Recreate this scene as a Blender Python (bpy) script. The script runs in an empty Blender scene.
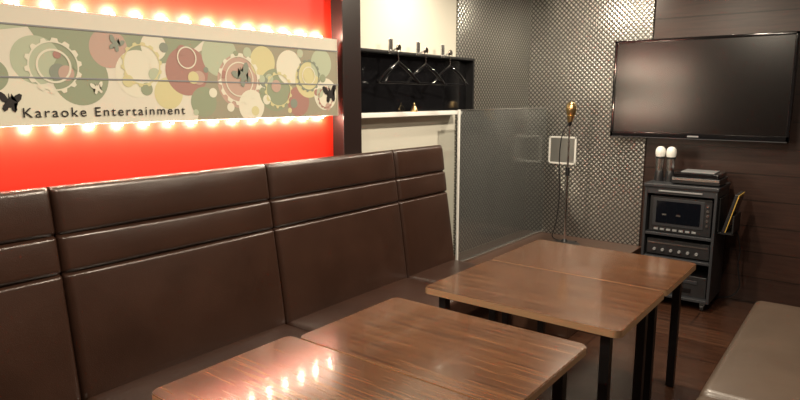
import bpy, bmesh, math, random
from mathutils import Vector, Matrix
random.seed(7)
sc = bpy.context.scene
sc.view_settings.view_transform = 'Standard'
COL = sc.collection

# ---------------------------------------------------------------- materials
def mat(name, col=(.5,.5,.5), rough=.5, metal=0.0, emit=None, es=0.0, spec=.5, coat=0.0):
    m = bpy.data.materials.new(name); m.use_nodes = True
    b = m.node_tree.nodes['Principled BSDF']
    b.inputs['Base Color'].default_value = (*col, 1)
    b.inputs['Roughness'].default_value = rough
    b.inputs['Metallic'].default_value = metal
    b.inputs['Specular IOR Level'].default_value = spec
    b.inputs['Coat Weight'].default_value = coat
    if emit:
        b.inputs['Emission Color'].default_value = (*emit, 1)
        b.inputs['Emission Strength'].default_value = es
    return m
def N(m, t, **kw):
    n = m.node_tree.nodes.new(t)
    for k, v in kw.items(): setattr(n, k, v)
    return n
def L(m, a, b): m.node_tree.links.new(a, b)
def bsdf(m): return m.node_tree.nodes['Principled BSDF']
def ramp(m, stops):
    r = N(m, 'ShaderNodeValToRGB'); e = r.color_ramp.elements
    e[0].position, e[0].color = stops[0][0], (*stops[0][1], 1)
    e[1].position, e[1].color = stops[1][0], (*stops[1][1], 1)
    for p, c in stops[2:]:
        k = e.new(p); k.color = (*c, 1)
    return r
def mapped(m, scale=(1,1,1), rot=(0,0,0)):
    tc = N(m, 'ShaderNodeTexCoord'); mp = N(m, 'ShaderNodeMapping')
    mp.inputs['Scale'].default_value = scale; mp.inputs['Rotation'].default_value = rot
    L(m, tc.outputs['Object'], mp.inputs['Vector']); return mp.outputs['Vector']
def bump(m, h, s=.3, d=.01):
    b = N(m, 'ShaderNodeBump'); b.inputs['Strength'].default_value = s; b.inputs['Distance'].default_value = d
    L(m, h, b.inputs['Height']); L(m, b.outputs['Normal'], bsdf(m).inputs['Normal'])

def leather(name, c1, c2, rough):
    m = mat(name, c1, rough, spec=.6, coat=.3)
    bsdf(m).inputs['Coat Roughness'].default_value = .2
    v = mapped(m, (1,1,1))
    n = N(m, 'ShaderNodeTexNoise'); n.inputs['Scale'].default_value = 4; n.inputs['Detail'].default_value = 4
    L(m, v, n.inputs['Vector'])
    r = ramp(m, [(.3, c1), (.75, c2)]); L(m, n.outputs['Fac'], r.inputs['Fac'])
    L(m, r.outputs['Color'], bsdf(m).inputs['Base Color'])
    vo = N(m, 'ShaderNodeTexVoronoi'); vo.inputs['Scale'].default_value = 260
    L(m, v, vo.inputs['Vector'])
    n2 = N(m, 'ShaderNodeTexNoise'); n2.inputs['Scale'].default_value = 7; n2.inputs['Detail'].default_value = 2
    L(m, v, n2.inputs['Vector'])
    ad = N(m, 'ShaderNodeMath', operation='MULTIPLY_ADD'); ad.inputs[1].default_value = 6
    L(m, n2.outputs['Fac'], ad.inputs[0]); L(m, vo.outputs['Distance'], ad.inputs[2])
    bump(m, ad.outputs[0], .16, .003)
    return m
M_leather = leather('leather_brown', (.028,.0125,.008), (.041,.019,.0125), .29)
M_leather_lit = leather('leather_brown_lit', (.060,.040,.027), (.080,.054,.037), .40)  # paler brown leather, light reflected on the bench seat put into its colour
M_base = mat('plinth_dark', (.018,.013,.011), .6)

def walnut():
    m = mat('walnut_laminate', rough=.19, coat=.2)
    bsdf(m).inputs['Coat Roughness'].default_value = .08
    v = mapped(m, (1.3, 34, 10))
    n1 = N(m, 'ShaderNodeTexNoise'); n1.inputs['Scale'].default_value = 2.2; n1.inputs['Detail'].default_value = 5
    n1.inputs['Distortion'].default_value = .35
    L(m, v, n1.inputs['Vector'])
    v2 = mapped(m, (6, 190, 60))
    n2 = N(m, 'ShaderNodeTexNoise'); n2.inputs['Scale'].default_value = 1.5; n2.inputs['Detail'].default_value = 2
    L(m, v2, n2.inputs['Vector'])
    mx = N(m, 'ShaderNodeMath', operation='MULTIPLY_ADD'); mx.inputs[1].default_value = .35
    L(m, n2.outputs['Fac'], mx.inputs[0])
    s = N(m, 'ShaderNodeMath', operation='MULTIPLY'); s.inputs[1].default_value = .72
    L(m, n1.outputs['Fac'], s.inputs[0]); L(m, s.outputs[0], mx.inputs[2])
    r = ramp(m, [(.38, (.030,.012,.006)), (.72, (.130,.058,.024)), (.54, (.078,.032,.013))])
    L(m, mx.outputs[0], r.inputs['Fac']); L(m, r.outputs['Color'], bsdf(m).inputs['Base Color'])
    return m
M_walnut = walnut()
M_edge = mat('table_edge_band', (.36,.23,.13), .35)
M_black = mat('black_powdercoat', (.010,.010,.011), .4)
M_gloss = mat('black_gloss', (.006,.006,.007), .08)
M_plastic = mat('black_plastic', (.018,.018,.020), .35)
M_char = mat('charcoal_laminate', (.028,.030,.035), .4)
M_grey = mat('grey_plastic', (.25,.26,.27), .35)
M_silver = mat('silver', (.7,.7,.7), .25, 1)
M_chrome = mat('chrome', (.8,.8,.8), .12, 1)
M_gold = mat('brass', (.85,.62,.30), .28, 1)
M_white = mat('white_plastic', (.8,.8,.76), .4)
M_yellow = mat('amber_plastic', (.6,.38,.08), .4)

def plaster(name, c):
    m = mat(name, c, .75)
    n = N(m, 'ShaderNodeTexNoise'); n.inputs['Scale'].default_value = 60; L(m, mapped(m), n.inputs['Vector'])
    bump(m, n.outputs['Fac'], .15, .003); return m
M_cream = plaster('cream_plaster', (.66,.64,.55))
M_ceil = plaster('ceiling_plaster', (.24,.21,.18))
M_pillar = mat('column_dark', (.018,.010,.009), .35)

def darkwood():
    m = mat('dark_wood_panel', rough=.38)
    v = mapped(m, (2, 2, 30))
    n = N(m, 'ShaderNodeTexNoise'); n.inputs['Scale'].default_value = 2; n.inputs['Detail'].default_value = 5
    L(m, v, n.inputs['Vector'])
    r = ramp(m, [(.3, (.024,.010,.007)), (.75, (.046,.021,.014))])
    L(m, n.outputs['Fac'], r.inputs['Fac'])
    tc = N(m, 'ShaderNodeTexCoord'); sx = N(m, 'ShaderNodeSeparateXYZ'); L(m, tc.outputs['Object'], sx.inputs[0])
    d = N(m, 'ShaderNodeMath', operation='DIVIDE'); d.inputs[1].default_value = .2; L(m, sx.outputs['Z'], d.inputs[0])
    f = N(m, 'ShaderNodeMath', operation='FRACT'); L(m, d.outputs[0], f.inputs[0])
    g = N(m, 'ShaderNodeMath', operation='LESS_THAN'); g.inputs[1].default_value = .04; L(m, f.outputs[0], g.inputs[0])
    mx = N(m, 'ShaderNodeMix', data_type='RGBA'); L(m, g.outputs[0], mx.inputs['Factor'])
    L(m, r.outputs['Color'], mx.inputs['A']); mx.inputs['B'].default_value = (.012,.006,.004,1)
    L(m, mx.outputs['Result'], bsdf(m).inputs['Base Color'])
    inv = N(m, 'ShaderNodeMath', operation='SUBTRACT'); inv.inputs[0].default_value = 1; L(m, g.outputs[0], inv.inputs[1])
    bump(m, inv.outputs[0], .6, .004)
    return m
M_dwood = darkwood()

def perforated(axis):
    m = mat('embossed_steel_' + axis, rough=.30, metal=.92)
    tc = N(m, 'ShaderNodeTexCoord'); s = N(m, 'ShaderNodeSeparateXYZ'); L(m, tc.outputs['Object'], s.inputs[0])
    A = s.outputs[axis]; Z = s.outputs['Z']
    a = N(m, 'ShaderNodeMath', operation='ADD'); b = N(m, 'ShaderNodeMath', operation='SUBTRACT')
    for k in (a, b): L(m, A, k.inputs[0]); L(m, Z, k.inputs[1])
    c = N(m, 'ShaderNodeCombineXYZ'); L(m, a.outputs[0], c.inputs[0]); L(m, b.outputs[0], c.inputs[1])
    vo = N(m, 'ShaderNodeTexVoronoi', voronoi_dimensions='2D', distance='CHEBYCHEV'); vo.inputs['Scale'].default_value = 24
    vo.inputs['Randomness'].default_value = 0
    L(m, c.outputs[0], vo.inputs['Vector'])
    r = ramp(m, [(.27, (.52,.51,.48)), (.41, (.14,.14,.135))])
    L(m, vo.outputs['Distance'], r.inputs['Fac'])
    L(m, r.outputs['Color'], bsdf(m).inputs['Base Color'])
    iv = N(m, 'ShaderNodeMath', operation='SUBTRACT'); iv.inputs[0].default_value = .6; L(m, vo.outputs['Distance'], iv.inputs[1])
    bump(m, iv.outputs[0], .6, .010)
    return m
M_perfX = perforated('X'); M_perfY = perforated('Y')

def floor_mat():
    m = mat('dark_plank_floor', rough=.26)
    v = mapped(m, (1,1,1))
    br = N(m, 'ShaderNodeTexBrick'); br.offset = .5; br.inputs['Scale'].default_value = 1
    br.inputs['Brick Width'].default_value = .9; br.inputs['Row Height'].default_value = .3
    br.inputs['Mortar Size'].default_value = .004
    br.inputs['Color1'].default_value = (.100,.042,.024,1); br.inputs['Color2'].default_value = (.135,.060,.034,1)
    br.inputs['Mortar'].default_value = (.02,.010,.007,1)
    L(m, v, br.inputs['Vector'])
    n = N(m, 'ShaderNodeTexNoise'); n.inputs['Scale'].default_value = 3; n.inputs['Detail'].default_value = 6; L(m, mapped(m, (1,12,1)), n.inputs['Vector'])
    rr = ramp(m, [(.3, (.25,.25,.25)), (.75, (.7,.7,.7))]); L(m, n.outputs['Fac'], rr.inputs['Fac'])
    mx = N(m, 'ShaderNodeMix', data_type='RGBA', blend_type='MULTIPLY'); mx.inputs['Factor'].default_value = 1
    L(m, br.outputs['Color'], mx.inputs['A']); L(m, rr.outputs['Color'], mx.inputs['B'])
    L(m, mx.outputs['Result'], bsdf(m).inputs['Base Color'])
    return m
M_floor = floor_mat()
M_red = mat('red_backlit_acrylic', (.66,.020,.006), .5, emit=(1,.010,.002), es=.22)
M_plat = mat('platform_wood', (.08,.040,.025), .35)

def glassm():
    m = bpy.data.materials.new('textured_glass'); m.use_nodes = True
    nt = m.node_tree; b = bsdf(m); out = nt.nodes['Material Output']
    b.inputs['Base Color'].default_value = (.50,.51,.50,1); b.inputs['Roughness'].default_value = .10
    b.inputs['Metallic'].default_value = .7
    n = N(m, 'ShaderNodeTexNoise'); n.inputs['Scale'].default_value = 40; L(m, mapped(m), n.inputs['Vector'])
    bump(m, n.outputs['Fac'], .25, .004)
    t = N(m, 'ShaderNodeBsdfTransparent'); t.inputs[0].default_value = (.9,.92,.92,1)
    mx = N(m, 'ShaderNodeMixShader'); mx.inputs[0].default_value = .28
    L(m, t.outputs[0], mx.inputs[1]); L(m, b.outputs[0], mx.inputs[2]); L(m, mx.outputs[0], out.inputs['Surface'])
    return m
M_glass = glassm()

# ---------------------------------------------------------------- mesh helpers
def empty(name, loc=(0,0,0), parent=None):
    e = bpy.data.objects.new(name, None); e.location = loc; e.empty_display_size = .1; COL.objects.link(e)
    if parent:
        e.parent = parent; e.matrix_parent_inverse = Matrix.Translation(-Vector(parent.location))
    return e
def link(ob, parent=None):
    COL.objects.link(ob)
    if parent:
        ob.parent = parent; ob.matrix_parent_inverse = Matrix.Translation(-Vector(parent.location))
    return ob
def fin(bm, name, m, parent=None, smooth=False, wn=False):
    bmesh.ops.recalc_face_normals(bm, faces=bm.faces)
    me = bpy.data.meshes.new(name); bm.to_mesh(me); bm.free()
    for k in (m if isinstance(m, (list, tuple)) else [m]): me.materials.append(k)
    if smooth:
        for p in me.polygons: p.use_smooth = True
    ob = bpy.data.objects.new(name, me)
    if wn:
        w = ob.modifiers.new('wn', 'WEIGHTED_NORMAL'); w.keep_sharp = True
    return link(ob, parent)
def box(name, lo, hi, m, parent=None, bev=0, seg=2, rot=None, piv=None):
    bm = bmesh.new(); bmesh.ops.create_cube(bm, size=1)
    lo, hi = Vector(lo), Vector(hi); s = hi - lo; c = (hi + lo) / 2
    for v in bm.verts: v.co = Vector((v.co.x*s.x, v.co.y*s.y, v.co.z*s.z)) + c
    if bev: bmesh.ops.bevel(bm, geom=bm.edges[:], offset=bev, segments=seg, affect='EDGES', profile=.5)
    if rot is not None:
        bmesh.ops.rotate(bm, verts=bm.verts, cent=piv if piv is not None else c, matrix=rot)
    return fin(bm, name, m, parent, smooth=bev > 0, wn=bev > 0)
def cyl(name, p0, p1, r0, r1, m, parent=None, seg=24):
    p0, p1 = Vector(p0), Vector(p1); d = p1 - p0
    bm = bmesh.new()
    bmesh.ops.create_cone(bm, cap_ends=True, segments=seg, radius1=r0, radius2=r1, depth=d.length)
    q = Vector((0,0,1)).rotation_difference(d).to_matrix().to_4x4()
    bmesh.ops.transform(bm, matrix=Matrix.Translation((p0+p1)/2) @ q, verts=bm.verts)
    ob = fin(bm, name, m, parent, smooth=True)
    e = ob.modifiers.new('es', 'EDGE_SPLIT'); e.split_angle = math.radians(40)
    return ob
def lathe(name, c, prof, m, parent=None, seg=28):
    bm = bmesh.new(); rings = []
    for r, z in prof:
        rings.append([bm.verts.new((c[0]+r*math.cos(2*math.pi*i/seg), c[1]+r*math.sin(2*math.pi*i/seg), c[2]+z)) for i in range(seg)])
    for a, b in zip(rings, rings[1:]):
        for i in range(seg): bm.faces.new((a[i], a[(i+1)%seg], b[(i+1)%seg], b[i]))
    bm.faces.new(rings[0][::-1]); bm.faces.new(rings[-1])
    ob = fin(bm, name, m, parent, smooth=True)
    e = ob.modifiers.new('es', 'EDGE_SPLIT'); e.split_angle = math.radians(45)
    return ob
def tube(name, pts, r, m, parent=None, cyc=False, smooth=True):
    cu = bpy.data.curves.new(name, 'CURVE'); cu.dimensions = '3D'; cu.bevel_depth = r; cu.bevel_resolution = 4
    cu.use_fill_caps = True
    sp = cu.splines.new('NURBS' if smooth else 'POLY'); sp.points.add(len(pts)-1)
    for i, p in enumerate(pts): sp.points[i].co = (*p, 1)
    if smooth: sp.order_u = 3; sp.use_endpoint_u = True
    sp.use_cyclic_u = cyc
    cu.materials.append(m)
    return link(bpy.data.objects.new(name, cu), parent)

def samples(Lg, r, seams):
    s = set()
    for k in range(7): t = r*(1-math.cos(k/6*math.pi/2)); s.add(t); s.add(Lg-t)
    n = 14
    for k in range(1, n): s.add(r + (Lg-2*r)*k/n)
    for c in seams:
        for k in range(-6, 7): s.add(c + k*.0035)
    out = []
    for v in sorted(s):
        if not out or v-out[-1] > .0009: out.append(v)
    return out
def cushion(name, O, U, V, W, H, depth, m, parent, r=.03, seams=(), bulge=.01, crease=.016):
    O, U, V = Vector(O), Vector(U).normalized(), Vector(V).normalized(); Nn = U.cross(V)
    us = samples(W, r, []); vs = samples(H, r, seams)
    bands = [0] + list(seams) + [H]
    def fr(d): return 0 if d >= r else r*(1-math.sqrt(max(0, 1-(1-d/r)**2)))
    bm = bmesh.new(); G = []
    for v in vs:
        row = []
        for u in us:
            h = depth - fr(min(u, W-u))*.8 - fr(min(v, H-v))*.8
            for c in seams: h -= crease*math.exp(-((v-c)/.0075)**2)
            for a, b in zip(bands, bands[1:]):
                if a <= v <= b: h += bulge*(max(0, math.sin(math.pi*(v-a)/(b-a)))**.5)*(max(0, math.sin(math.pi*u/W))**.4)
            h = max(h, .002)
            row.append(bm.verts.new(O + U*u + V*v + Nn*h))
        G.append(row)
    for a, b in zip(G, G[1:]):
        for i in range(len(us)-1): bm.faces.new((a[i], a[i+1], b[i+1], b[i]))
    per = G[0][:] + [row[-1] for row in G[1:]] + G[-1][-2::-1] + [row[0] for row in G[-2:0:-1]]
    back = []
    for p in per:
        d = (p.co - O); back.append(bm.verts.new(O + U*d.dot(U) + V*d.dot(V)))
    n = len(per)
    for i in range(n): bm.faces.new((per[i], per[(i+1)%n], back[(i+1)%n], back[i]))
    bm.faces.new(back)
    ob = fin(bm, name, m, parent, smooth=True)
    e = ob.modifiers.new('es', 'EDGE_SPLIT'); e.split_angle = math.radians(60)
    return ob

# ---------------------------------------------------------------- room
XL, XR, YN, YB, ZC = -2.6, .38, -1.3, 5.3, 2.55
box('floor', (XL-.1, YN-.1, -.1), (XR+.1, YB+.1, 0), M_floor)
box('ceiling', (XL-.1, YN-.1, ZC), (XR+.1, YB+.1, ZC+.1), M_ceil)
box('wall_left', (XL-.1, YN-.1, 0), (XL, YB+.1, ZC), M_cream)
box('wall_right', (XR, YN-.1, 0), (XR+.1, YB+.1, ZC), M_dwood)
box('wall_back', (XL, YB, 0), (XR, YB+.1, ZC), M_dwood)
box('wall_near', (XL, YN-.1, 0), (XR, YN, ZC), M_dwood)
box('trim_steel_cladding_back', (XL+.012, YB-.02, .33), (-1.51, YB, ZC), M_perfX)
box('trim_steel_cladding_left', (XL, 4.05, .33), (XL+.012, YB, ZC), M_perfY)
box('trim_red_light_panel', (XL, YN, .9), (XL+.01, 2.68, ZC), M_red)
box('column', (XL, 2.68, 0), (-2.5, 2.84, ZC), M_pillar, bev=.004)
box('trim_ledge', (XL, 2.84, 1.455), (-2.5, 4.0, 1.485), M_white, bev=.004)
box('stage_platform', (XL+.014, 3.72, 0), (-1.48, YB-.022, .33), M_plat, bev=.006)

# ---------------------------------------------------------------- sofa (left)
sofa = empty('booth_sofa', (-2.2, 1.8, 0))
bb = Vector((-2.33, 0, .42)); bt = Vector((-2.45, 0, 1.25)); Vd = (bt-bb).normalized(); H = (bt-bb).length+.02
Nd = Vector((0,1,0)).cross(Vd)
dep = .10
segs = [(-1.1,-.05), (-.05,1.0), (1.0,2.05), (2.05,3.1), (3.1,3.67)]
for i, (a, b) in enumerate(segs):
    O = Vector((bb.x, a+.003, bb.z-.02)) - Nd*dep
    cushion('back_cushion_%d' % (i+1), O, (0,1,0), Vd, b-a-.006, H, dep, M_leather, sofa, r=.028, seams=(H-.34, H-.19), bulge=.012)
    cushion('seat_cushion_%d' % (i+1), (-2.40, a+.003, .30), (1,0,0), (0,1,0), .57, b-a-.006, .118, M_leather, sofa, r=.03, bulge=.008)
box('seat_frame', (-2.585, -1.1, .07), (-1.86, 3.67, .30), M_leather, sofa, bev=.01)
box('back_frame', (-2.588, -1.1, .30), (-2.55, 3.665, 1.19), M_leather, sofa, bev=.01)
box('plinth', (-2.57, -1.09, 0), (-1.91, 3.66, .07), M_base, sofa)

# sofa (right)
s2 = empty('bench_sofa', (-.1, 2.9, 0))
for i, (a, b) in enumerate([(1.0,1.6), (1.6,2.55), (2.55,4.0)]):
    cushion('seat_cushion_%d' % (i+1), (-.46, a+.003, .30), (1,0,0), (0,1,0), .59, b-a-.006, .118, M_leather_lit, s2, r=.04, bulge=.016)
    Vr = Vector((.10, 0, .8)).normalized(); U = Vector((0,-1,0)); n = U.cross(Vr)
    cushion('back_cushion_%d' % (i+1), Vector((.12, b-.003, .40)) - n*.1, U, Vr, b-a-.006, .8, .1, M_leather, s2, r=.028, seams=(.46,.61))
box('seat_frame', (-.435, 1.0, .07), (.365, 4.0, .30), M_leather, s2, bev=.01)
box('back_frame', (.325, 1.0, .30), (.37, 4.0, 1.15), M_leather, s2, bev=.01)
box('plinth', (-.39, 1.02, 0), (.36, 3.98, .07), M_base, s2)

# ---------------------------------------------------------------- tables
def table(x0, x1, y0, y1, zt=.70):
    g = empty('low_table', ((x0+x1)/2, (y0+y1)/2, 0))
    bm = bmesh.new(); R = .035; n = 8; pts = []
    for cx, cy, a0 in ((x1-R, y1-R, 0), (x0+R, y1-R, 90), (x0+R, y0+R, 180), (x1-R, y0+R, 270)):
        for k in range(n+1):
            a = math.radians(a0 + 90*k/n); pts.append((cx+R*math.cos(a), cy+R*math.sin(a)))
    vt = [bm.verts.new((x, y, zt)) for x, y in pts]
    f = bm.faces.new(vt)
    ex = bmesh.ops.extrude_face_region(bm, geom=[f])
    for v in ex['geom']:
        if isinstance(v, bmesh.types.BMVert): v.co.z -= .028
    bmesh.ops.recalc_face_normals(bm, faces=bm.faces)
    top_edges = [e for e in bm.edges if all(abs(v.co.z-zt) < 1e-5 for v in e.verts)]
    bmesh.ops.bevel(bm, geom=top_edges, offset=.003, segments=2, affect='EDGES')
    bm.normal_update()
    for fc in bm.faces: fc.material_index = 0 if abs(fc.normal.z) > .9 else 1
    fin(bm, 'table_top', [M_walnut, M_edge], g)
    i = .075; w = .02
    for k, (x, y) in enumerate([(x0+i,y0+i),(x1-i,y0+i),(x0+i,y1-i),(x1-i,y1-i)]):
        box('leg_%d' % (k+1), (x-w, y-w, .006), (x+w, y+w, .671), M_black, g, bev=.003)
        cyl('foot_%d' % (k+1), (x, y, 0), (x, y, .008), .018, .018, M_black, g)
    for k, y in enumerate((y0+i, y1-i)): box('rail_x_%d' % (k+1), (x0+i+w, y-.012, .645), (x1-i-w, y+.012, .672), M_black, g)
    for k, x in enumerate((x0+i, x1-i)): box('rail_y_%d' % (k+1), (x-.012, y0+i+w, .645), (x+.012, y1-i-w, .672), M_black, g)
table(-1.615, -.690, 2.255, 2.888)
table(-1.615, -.690, 2.8895, 3.51)
table(-1.632, -.740, 1.475, 2.07)
table(-1.67, -.750, .90, 1.472)

# ---------------------------------------------------------------- sign
sg = empty('karaoke_sign', (-2.53, 1.6, 1.47))
M_board = mat('sign_board', (.66,.63,.53), .45)
zb = [1.475, 1.655, 1.845, 1.915]
for k in range(3):
    box('plank_%d' % (k+1), (-2.535, -.6, zb[k]+.0015), (-2.52, 2.655, zb[k+1]-.0015), M_board, sg, bev=.0015)
for k, z in enumerate(zb[1:3]): box('groove_%d' % (k+1), (-2.534, -.6, z-.003), (-2.5165, 2.655, z+.003), M_grey, sg)
for k, y in enumerate((-.3, .5, 1.3, 2.1, 2.6)):
    box('standoff_%d' % (k+1), (-2.59, y-.01, 1.55), (-2.534, y+.01, 1.85), M_grey, sg)
pal = [mat('print_%d' % i, c, .5) for i, c in enumerate([(.27,.31,.21),(.36,.20,.17),(.58,.54,.30),(.31,.29,.21),(.42,.47,.34),(.67,.65,.53),(.23,.26,.21),(.47,.33,.27)])]
M_ink = mat('ink_black', (.015,.012,.012), .5)
layer = [0]
def flat(poly, m, name, z0=1.48, z1=1.84, y0=-.55, y1=2.65, inner=None):
    layer[0] += 1; x = -2.5195 + layer[0]*.00003
    bm = bmesh.new()
    cl = lambda p: (x, min(max(p[0], y0), y1), min(max(p[1], z0), z1))
    a = [bm.verts.new(cl(p)) for p in poly]
    if inner:
        b = [bm.verts.new(cl(p)) for p in inner]; n = len(a)
        for i in range(n):
            try: bm.faces.new((a[i], a[(i+1)%n], b[(i+1)%n], b[i]))
            except ValueError: pass
    else: bm.faces.new(a)
    bmesh.ops.remove_doubles(bm, verts=bm.verts, dist=1e-6)
    bmesh.ops.triangulate(bm, faces=bm.faces)
    fin(bm, name, m, sg)
def circ(c, r, n=40, g=0, gn=12):
    o = []
    for i in range(n):
        a = 2*math.pi*i/n; rr = r*(1+g*(1 if math.sin(gn*a) > 0 else -1)); o.append((c[0]+rr*math.cos(a), c[1]+rr*math.sin(a)))
    return o
def disc(y, z, r, ci): flat(circ((y, z), r), pal[ci], 'print_disc')
def ring(y, z, r, w, ci, g=0): flat(circ((y, z), r, 96, g, 14), pal[ci], 'print_ring', inner=circ((y, z), r-w, 96))
flat([(-.55,1.48),(1.25,1.48),(1.1,1.60),(.9,1.70),(.4,1.66),(-.55,1.7)], pal[5], 'print_wash')
flat([(1.0,1.84),(1.05,1.76),(1.3,1.70),(1.62,1.74),(1.75,1.84)], pal[0], 'print_wash')
flat([(1.7,1.48),(1.75,1.62),(1.6,1.74),(1.85,1.84),(2.65,1.84),(2.65,1.48)], pal[3], 'print_wash')
flat([(-.55,1.84),(-.5,1.75),(.7,1.78),(1.0,1.84)], pal[4], 'print_wash')
for y, z, r, c in [(1.02,1.72,.09,4),(1.18,1.66,.11,0),(1.3,1.78,.08,7),(1.42,1.68,.10,5),(1.56,1.60,.07,2),(1.66,1.70,.11,1),
                   (1.74,1.56,.07,0),(1.84,1.78,.10,4),(1.95,1.66,.13,7),(2.02,1.54,.08,5),(2.10,1.76,.08,2),(2.18,1.62,.11,0),
                   (2.28,1.74,.09,5),(2.34,1.56,.08,1),(2.42,1.68,.10,2),(2.52,1.77,.08,4),(2.55,1.60,.09,5),(1.50,1.80,.06,5),
                   (.86,1.66,.06,0),(.7,1.74,.12,1),(.5,1.6,.11,0),(.3,1.75,.1,2),(.05,1.62,.13,4),(-.2,1.74,.1,7)]:
    disc(y, z, r, c)
for k in range(46):
    y = random.uniform(1.0, 2.6); z = random.uniform(1.49, 1.82)
    if y < 1.68 and z < 1.60: continue
    disc(y, z, random.uniform(.012,.035), random.choice([0,1,2,4,5,6,7]))
for y, z, r, w, c, g in [(1.08,1.70,.10,.012,5,.06),(1.08,1.70,.065,.008,5,0),(1.44,1.72,.09,.010,2,.05),(1.95,1.67,.12,.012,5,.06),(1.95,1.67,.085,.006,5,0),
                      (2.2,1.62,.09,.010,2,.06),(2.42,1.7,.085,.010,6,.05),(2.42,1.7,.05,.006,5,0),(1.66,1.76,.05,.006,5,0),(2.55,1.58,.06,.008,1,.05),(.55,1.7,.11,.012,5,.06)]:
    ring(y, z, r, w, c, g)
def butterfly(y, z, s, m, ang=0):
    half = [(0,-.35),(.06,-.32),(.12,-.5),(.30,-.62),(.42,-.45),(.36,-.22),(.22,-.08),(.45,0),(.62,.22),(.66,.5),(.5,.56),(.28,.42),(.10,.16),(.05,.25),(.10,.5),(.07,.51),(.02,.28),(0,.28)]
    full = half + [(-a, b) for a, b in half[::-1][1:-1]]
    ca, sa = math.cos(ang), math.sin(ang)
    layer[0] += 1; x = -2.5190 + layer[0]*.00003
    bm = bmesh.new(); bm.faces.new([bm.verts.new((x, y+s*(a*ca-b*sa), z+s*(a*sa+b*ca))) for a, b in full])
    bmesh.ops.triangulate(bm, faces=bm.faces); fin(bm, 'print_butterfly', m, sg)
butterfly(2.585, 1.605, .085, M_ink, .15); butterfly(.915, 1.565, .06, M_ink, -.1)
butterfly(1.97, 1.69, .085, pal[6], .5); butterfly(1.33, 1.80, .05, pal[6], -.4); butterfly(1.24, 1.62, .04, pal[5], .2)
tc = bpy.data.curves.new('sign_text', 'FONT'); tc.body = 'Karaoke Entertainment'; tc.size = .052; tc.space_character = 1.22; tc.extrude = .0004
tc.materials.append(M_ink)
to = bpy.data.objects.new('sign_text', tc); to.rotation_euler = (math.pi/2, 0, math.pi/2); to.location = (-2.5155, .95, 1.507)
link(to, sg); bpy.context.view_layer.update()
k = .68/max(to.dimensions.x, .01); to.scale = (k, 1, 1)

# LED lamps behind the board
M_led = mat('led', (1,1,1), .5, emit=(1,.86,.62), es=6)
for row, z in enumerate((1.466, 1.926)):
    dz = .012 if row == 0 else -.012
    box('led_strip_%d' % row, (-2.59, -.5, z-.006 + dz), (-2.584, 2.64, z+.006 + dz), M_white, sg)
    for i in range(26):
        y = 2.58 - i*.122
        if y < -.5: break
        box('led_%d_%d' % (row, i), (-2.584, y-.006, z-.005), (-2.576, y+.006, z+.005), M_led, sg)
        ld = bpy.data.lights.new('led_light', 'POINT'); ld.energy = 1.7 if row == 0 else 2.3; ld.color = (1,.86,.64); ld.shadow_soft_size = .006
        lo = bpy.data.objects.new('led_light', ld); lo.location = (-2.557, y, z + (-.007 if row == 0 else .011)); link(lo, sg)

# ---------------------------------------------------------------- coat rack + hangers
rk = empty('coat_rack', (-2.58, 3.5, 1.7))
box('back_panel', (-2.598, 2.845, 1.487), (-2.585, 4.20, 1.86), M_gloss, rk)
box('top_shelf', (-2.598, 2.845, 1.86), (-2.52, 4.20, 1.88), M_black, rk, bev=.004)
box('end_panel', (-2.598, 4.18, 1.487), (-2.52, 4.20, 1.86), M_black, rk, bev=.003)
hy = [3.15, 3.45, 3.75]
for i, y in enumerate(hy):
    cyl('hook_stem_%d' % i, (-2.525, y, 1.872), (-2.46, y, 1.895), .007, .007, M_chrome, rk, 12)
    cyl('hook_knob_%d' % i, (-2.462, y, 1.895), (-2.446, y, 1.897), .017, .017, M_chrome, rk, 16)
    box('hook_plate_%d' % i, (-2.524, y-.020, 1.862), (-2.516, y+.020, 1.955), M_silver, rk, bev=.003)
for i, y in enumerate(hy):
    h = empty('coat_hanger', (-2.475, y, 1.8))
    a = math.radians(32); dx, dy = math.sin(a), math.cos(a); x0 = -2.455
    P = lambda t, z: (x0+dx*t*.4, y+dy*t, z)
    tube('hook', [P(.018,1.875),P(.022,1.905),P(0,1.918),P(-.022,1.90),P(-.016,1.875),P(0,1.86),P(0,1.80)], .003, M_chrome, h)
    tube('shoulders', [P(-.19,1.675),P(-.10,1.745),P(0,1.80),P(.10,1.745),P(.19,1.675)], .013, M_gloss, h, smooth=False)
    tube('bar', [P(-.19,1.675),P(.19,1.675)], .007, M_gloss, h, smooth=False)
lathe('brass_bell', (-2.53, 3.42, 1.485), [(.024,0),(.026,.006),(.020,.02),(.014,.036),(.006,.044),(.008,.054),(.003,.062)], M_gold)

# ---------------------------------------------------------------- glass partition
gp = empty('glass_partition', (-2.4, 4.5, .33))
box('pane', (-2.405, 3.80, .352), (-2.395, 5.27, 1.485), M_glass, gp)
box('bottom_channel', (-2.412, 3.80, .33), (-2.388, 5.275, .352), M_silver, gp, bev=.002)
box('top_edge', (-2.406, 3.80, 1.485), (-2.394, 5.275, 1.495), M_silver, gp, bev=.002)
box('end_edge', (-2.408, 3.785, .33), (-2.392, 3.80, 1.495), M_white, gp, bev=.002)

# ---------------------------------------------------------------- wall frame
wf = empty('wall_access_frame', (-2.23, 5.28, 1.1))
fx0, fx1, fz0, fz1 = -2.36, -2.10, .985, 1.235; w = .016
for n_, lo, hi in [('left',(fx0,5.268,fz0),(fx0+w,5.28,fz1)),('right',(fx1-w,5.268,fz0),(fx1,5.28,fz1)),('top',(fx0,5.268,fz1-w),(fx1,5.28,fz1)),('bottom',(fx0,5.268,fz0),(fx1,5.28,fz0+w))]:
    box('frame_'+n_, lo, hi, M_white, wf, bev=.002)
box('plate', (fx0+w,5.274,fz0+w), (fx1-w,5.28,fz1-w), mat('brushed_plate', (.5,.5,.48), .35, .9), wf)

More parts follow.
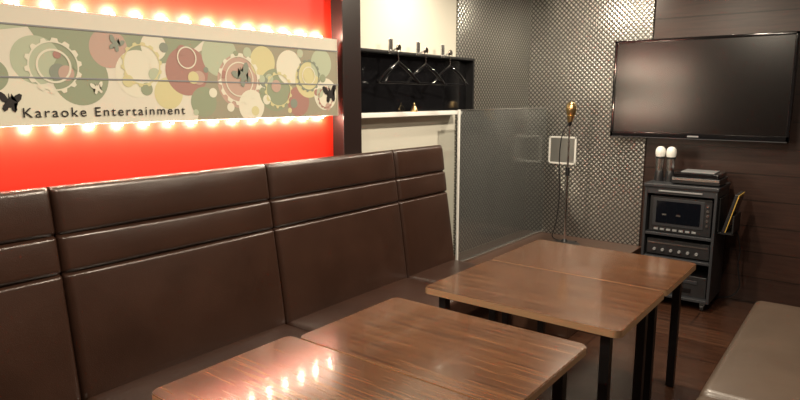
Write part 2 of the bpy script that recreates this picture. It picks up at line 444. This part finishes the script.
# ---------------------------------------------------------------- mic stand
ms = empty('microphone_stand', (-2.03, 4.93, .33)); mx_, my = -2.03, 4.93
lathe('base', (mx_, my, .33), [(.13,0),(.13,.01),(.10,.02),(.03,.03),(.018,.05)], M_black, ms)
cyl('lower_pole', (mx_,my,.36), (mx_,my,.95), .011, .011, M_chrome, ms)
cyl('clutch', (mx_,my,.93), (mx_,my,1.0), .018, .016, M_black, ms)
cyl('upper_pole', (mx_,my,1.0), (mx_,my,1.36), .008, .008, M_chrome, ms)
cyl('clip', (mx_,my,1.35), (mx_+.008,my-.008,1.39), .013, .017, M_black, ms)
cyl('mic_body', (mx_,my,1.385), (mx_+.02,my-.03,1.45), .022, .034, M_gold, ms)
bm = bmesh.new(); bmesh.ops.create_uvsphere(bm, u_segments=24, v_segments=16, radius=.045)
for v in bm.verts: v.co = Vector((v.co.x*.95, v.co.y*1.0, v.co.z*1.35)) + Vector((mx_+.022, my-.035, 1.49))
fin(bm, 'mic_head', M_gold, ms, smooth=True)
for k in range(5):
    z = 1.455+k*.018; lathe('grille_%d' % k, (mx_+.022, my-.035, z), [(.046-.004*abs(k-2),0),(.047-.004*abs(k-2),.004),(.044-.004*abs(k-2),.006)], M_gold, ms)
tube('cable', [(mx_,my,1.37),(mx_-.05,my-.02,1.33),(mx_-.075,my-.02,1.1),(mx_-.05,my-.02,.8),(mx_-.07,my-.02,.5),(mx_-.12,my-.05,.345),(mx_+.05,my+.15,.337)], .0045, M_plastic, ms)

# ---------------------------------------------------------------- television
tv = empty('television', (-1.11, 5.12, 1.64))
tx0, tx1, tz0, tz1 = -1.748, -.482, 1.262, 2.033
box('housing', (tx0, 5.112, tz0), (tx1, 5.165, tz1), M_plastic, tv, bev=.008)
bz = .022
box('screen', (tx0+bz, 5.107, tz0+.045), (tx1-bz, 5.115, tz1-bz), mat('tv_screen', (.004,.003,.003), .20, spec=.45), tv)
for n_, lo, hi in [('left',(tx0,5.10,tz0),(tx0+bz,5.114,tz1)),('right',(tx1-bz,5.10,tz0),(tx1,5.114,tz1)),('top',(tx0,5.10,tz1-bz),(tx1,5.114,tz1)),('bottom',(tx0,5.10,tz0),(tx1,5.114,tz0+.045))]:
    box('bezel_'+n_, lo, hi, M_gloss, tv, bev=.003)
box('trim_strip', (tx0+.01, 5.098, tz0+.002), (tx1-.01, 5.102, tz0+.008), M_char, tv)
box('logo', (-1.15, 5.098, tz0+.018), (-1.07, 5.101, tz0+.030), M_grey, tv)
box('rear_bulge', (tx0+.25, 5.16, tz0+.1), (tx1-.25, 5.20, tz1-.15), M_plastic, tv, bev=.01)
box('wall_bracket', (-1.32, 5.19, 1.45), (-.90, 5.30, 1.85), M_black, tv)

# ---------------------------------------------------------------- AV cart (with its rack devices)
av = empty('av_cart', (-1.07, 5.03, 0))
ax0, ax1, ay0, ay1 = -1.355, -.85, 4.81, 5.24; t = .02
box('side_left', (ax0,ay0,.07), (ax0+t,ay1,.925), M_char, av, bev=.003)
box('side_right', (ax1-t,ay0,.07), (ax1,ay1,.925), M_char, av, bev=.003)
box('top', (ax0-.008,ay0-.01,.915), (ax1+.008,ay1,.94), M_char, av, bev=.004)
box('back', (ax0+t,ay1-.012,.07), (ax1-t,ay1,.915), M_base, av)
for k, z in enumerate((.07,.36,.545)): box('shelf_%d' % k, (ax0+t,ay0+.002,z), (ax1-t,ay1-.012,z+.02), M_char, av, bev=.002)
box('header', (ax0+t,ay0+.004,.865), (ax1-t,ay0+.02,.915), M_char, av)
box('handle', (ax0+.10,ay0-.006,.882), (ax1-.10,ay0+.004,.894), M_grey, av, bev=.002)
for k, (x, y) in enumerate([(ax0+.05,ay0+.05),(ax1-.05,ay0+.05),(ax0+.05,ay1-.05),(ax1-.05,ay1-.05)]):
    cyl('caster_wheel_%d' % k, (x-.012,y,.028), (x+.012,y,.028), .028, .028, M_black, av)
    box('caster_fork_%d' % k, (x-.018,y-.015,.045), (x+.018,y+.015,.071), M_grey, av, bev=.002)
box('player_body', (ax0+.035,4.86,.565), (ax1-.035,5.18,.845), M_plastic, av, bev=.006)
box('player_fascia', (ax0+.035,4.845,.568), (ax1-.035,4.862,.842), M_plastic, av, bev=.005)
box('player_frame', (ax0+.06,4.840,.615), (ax1-.085,4.847,.828), M_char, av, bev=.003)
box('player_screen', (ax0+.085,4.836,.64), (ax1-.11,4.841,.808), mat('player_screen', (.004,.005,.008), .08), av)
for k in range(5):
    cyl('player_button_%d' % k, (ax1-.062,4.846,.65+k*.036), (ax1-.062,4.836,.65+k*.036), .009, .009, M_silver, av, 16)
for k in range(7):
    box('player_key_%d' % k, (ax0+.075+k*.045,4.838,.582), (ax0+.105+k*.045,4.847,.597), M_grey, av, bev=.001)
for k in range(2): box('player_gleam_%d' % k, (ax0+.13+k*.10,4.834,.70), (ax0+.16+k*.10,4.837,.712), M_silver, av)  # gleams on the dark screen, modelled as small silver bars
box('amp_body', (ax0+.03,4.86,.39), (ax1-.03,5.2,.51), M_plastic, av, bev=.004)
box('amp_fascia', (ax0+.03,4.845,.392), (ax1-.03,4.862,.508), M_plastic, av, bev=.003)
box('amp_strip', (ax0+.04,4.841,.475), (ax1-.04,4.847,.484), M_silver, av)
for k in range(6): cyl('amp_knob_%d' % k, (ax0+.09+k*.06,4.846,.43), (ax0+.09+k*.06,4.828,.43), .012, .010, M_grey, av, 20)
for k in range(4): cyl('amp_foot_%d' % k, (ax0+.06+(k%2)*.36,4.9+(k//2)*.26,.38), (ax0+.06+(k%2)*.36,4.9+(k//2)*.26,.392), .012, .012, M_black, av, 12)
box('disc_player_body', (ax0+.035,4.87,.09), (ax1-.035,5.2,.25), M_plastic, av, bev=.004)
box('disc_tray', (ax0+.10,4.864,.19), (ax1-.10,4.872,.215), M_char, av, bev=.002)
box('disc_display', (ax0+.14,4.864,.12), (ax1-.14,4.872,.15), M_gloss, av)
# console on cart top
kc = empty('karaoke_console', (-1.0, 5.0, .94))
box('base', (-1.18,4.85,.948), (-.85,5.15,.995), M_plastic, kc, bev=.006)
box('top_deck', (-1.17,4.86,.995), (-.86,5.14,1.03), M_gloss, kc, bev=.008)
box('silver_band', (-1.175,4.846,.974), (-.855,4.853,.990), M_silver, kc)
box('lid_plate', (-1.13,4.90,1.03), (-.90,5.10,1.036), M_grey, kc, bev=.002)
for k in range(4): cyl('foot_%d' % k, (-1.15+(k%2)*.27,4.92+(k//2)*.19,.94), (-1.15+(k%2)*.27,4.92+(k//2)*.19,.95), .01, .01, M_black, kc, 12)
for i, x in enumerate((-1.31, -1.23)):
    g = empty('wireless_microphone', (x, 5.0, .94))
    lathe('cradle', (x,5.0,.94), [(.034,0),(.034,.05),(.030,.075),(.028,.08)], M_plastic, g)
    lathe('body', (x,5.0,1.015), [(.027,0),(.029,.03),(.031,.07),(.032,.10)], M_silver, g)
    lathe('collar', (x,5.0,1.115), [(.033,0),(.035,.004),(.035,.012),(.033,.015)], M_plastic, g)
    lathe('grille', (x,5.0,1.13), [(.033,0),(.037,.02),(.037,.04),(.033,.06),(.020,.075),(.004,.079)], M_white, g)
# remote holder at side of cart
rh = empty('remote_holder', (-.78, 5.0, .7))
rm = Matrix.Rotation(math.radians(14), 3, 'Y'); pv = Vector((-.84,5,.62))
box('pocket_back', (-.849,4.87,.60), (-.835,5.13,.86), M_black, rh, bev=.003)
box('pocket_bottom', (-.849,4.87,.60), (-.74,5.13,.612), M_black, rh)
box('pocket_front', (-.752,4.87,.60), (-.74,5.13,.74), M_black, rh, bev=.003)
box('tablet', (-.82,4.885,.62), (-.798,5.115,.91), M_plastic, rh, bev=.004, rot=rm, piv=pv)
box('tablet_trim', (-.798,4.885,.62), (-.792,5.115,.91), M_yellow, rh, bev=.002, rot=rm, piv=pv)
box('tablet_screen', (-.792,4.90,.66), (-.789,5.10,.89), M_gloss, rh, rot=rm, piv=pv)
tube('cable', [(-.80,5.15,.66),(-.72,5.17,.5),(-.74,5.18,.3),(-.70,5.2,.12),(-.80,5.22,.012),(-.95,5.26,.008)], .005, M_plastic, rh)

# ---------------------------------------------------------------- lights
M_bulb = mat('lamp_glow', (1,1,1), .5, emit=(1,.90,.76), es=6)
def downlight(x, y, e, size=.10, col=(1,.86,.67)):
    g = empty('ceiling_downlight', (x, y, ZC))
    lathe('ring', (x, y, ZC-.014), [(.07,0),(.085,0),(.09,.004),(.09,.0139)], M_white, g)
    lathe('bulb', (x, y, ZC-.018), [(.05,0),(.065,.003)], M_bulb, g)
    ld = bpy.data.lights.new('downlight_lamp', 'AREA'); ld.shape = 'DISK'; ld.size = size; ld.energy = e; ld.color = col
    lo = bpy.data.objects.new('downlight_lamp', ld); lo.location = (x, y, ZC-.03); link(lo, g)
downlight(-1.15, .3, 38)
downlight(-1.15, 1.9, 42)
downlight(-1.15, 3.6, 38)
downlight(-1.80, 4.70, 19)
downlight(-.25, 3.0, 22)
downlight(-2.15, 3.35, 14)
w = bpy.data.worlds.new('world'); sc.world = w; w.use_nodes = True
w.node_tree.nodes['Background'].inputs[0].default_value = (.9,.8,.7,1); w.node_tree.nodes['Background'].inputs[1].default_value = .05

# ---------------------------------------------------------------- camera
cd = bpy.data.cameras.new('camera'); cd.sensor_width = 36; cd.lens = 611/800*36; cd.clip_start = .02
co = bpy.data.objects.new('camera', cd); co.location = (0, 0, 1.58)
co.rotation_euler = (math.radians(80.5), 0, math.radians(37.8)); COL.objects.link(co); sc.camera = co
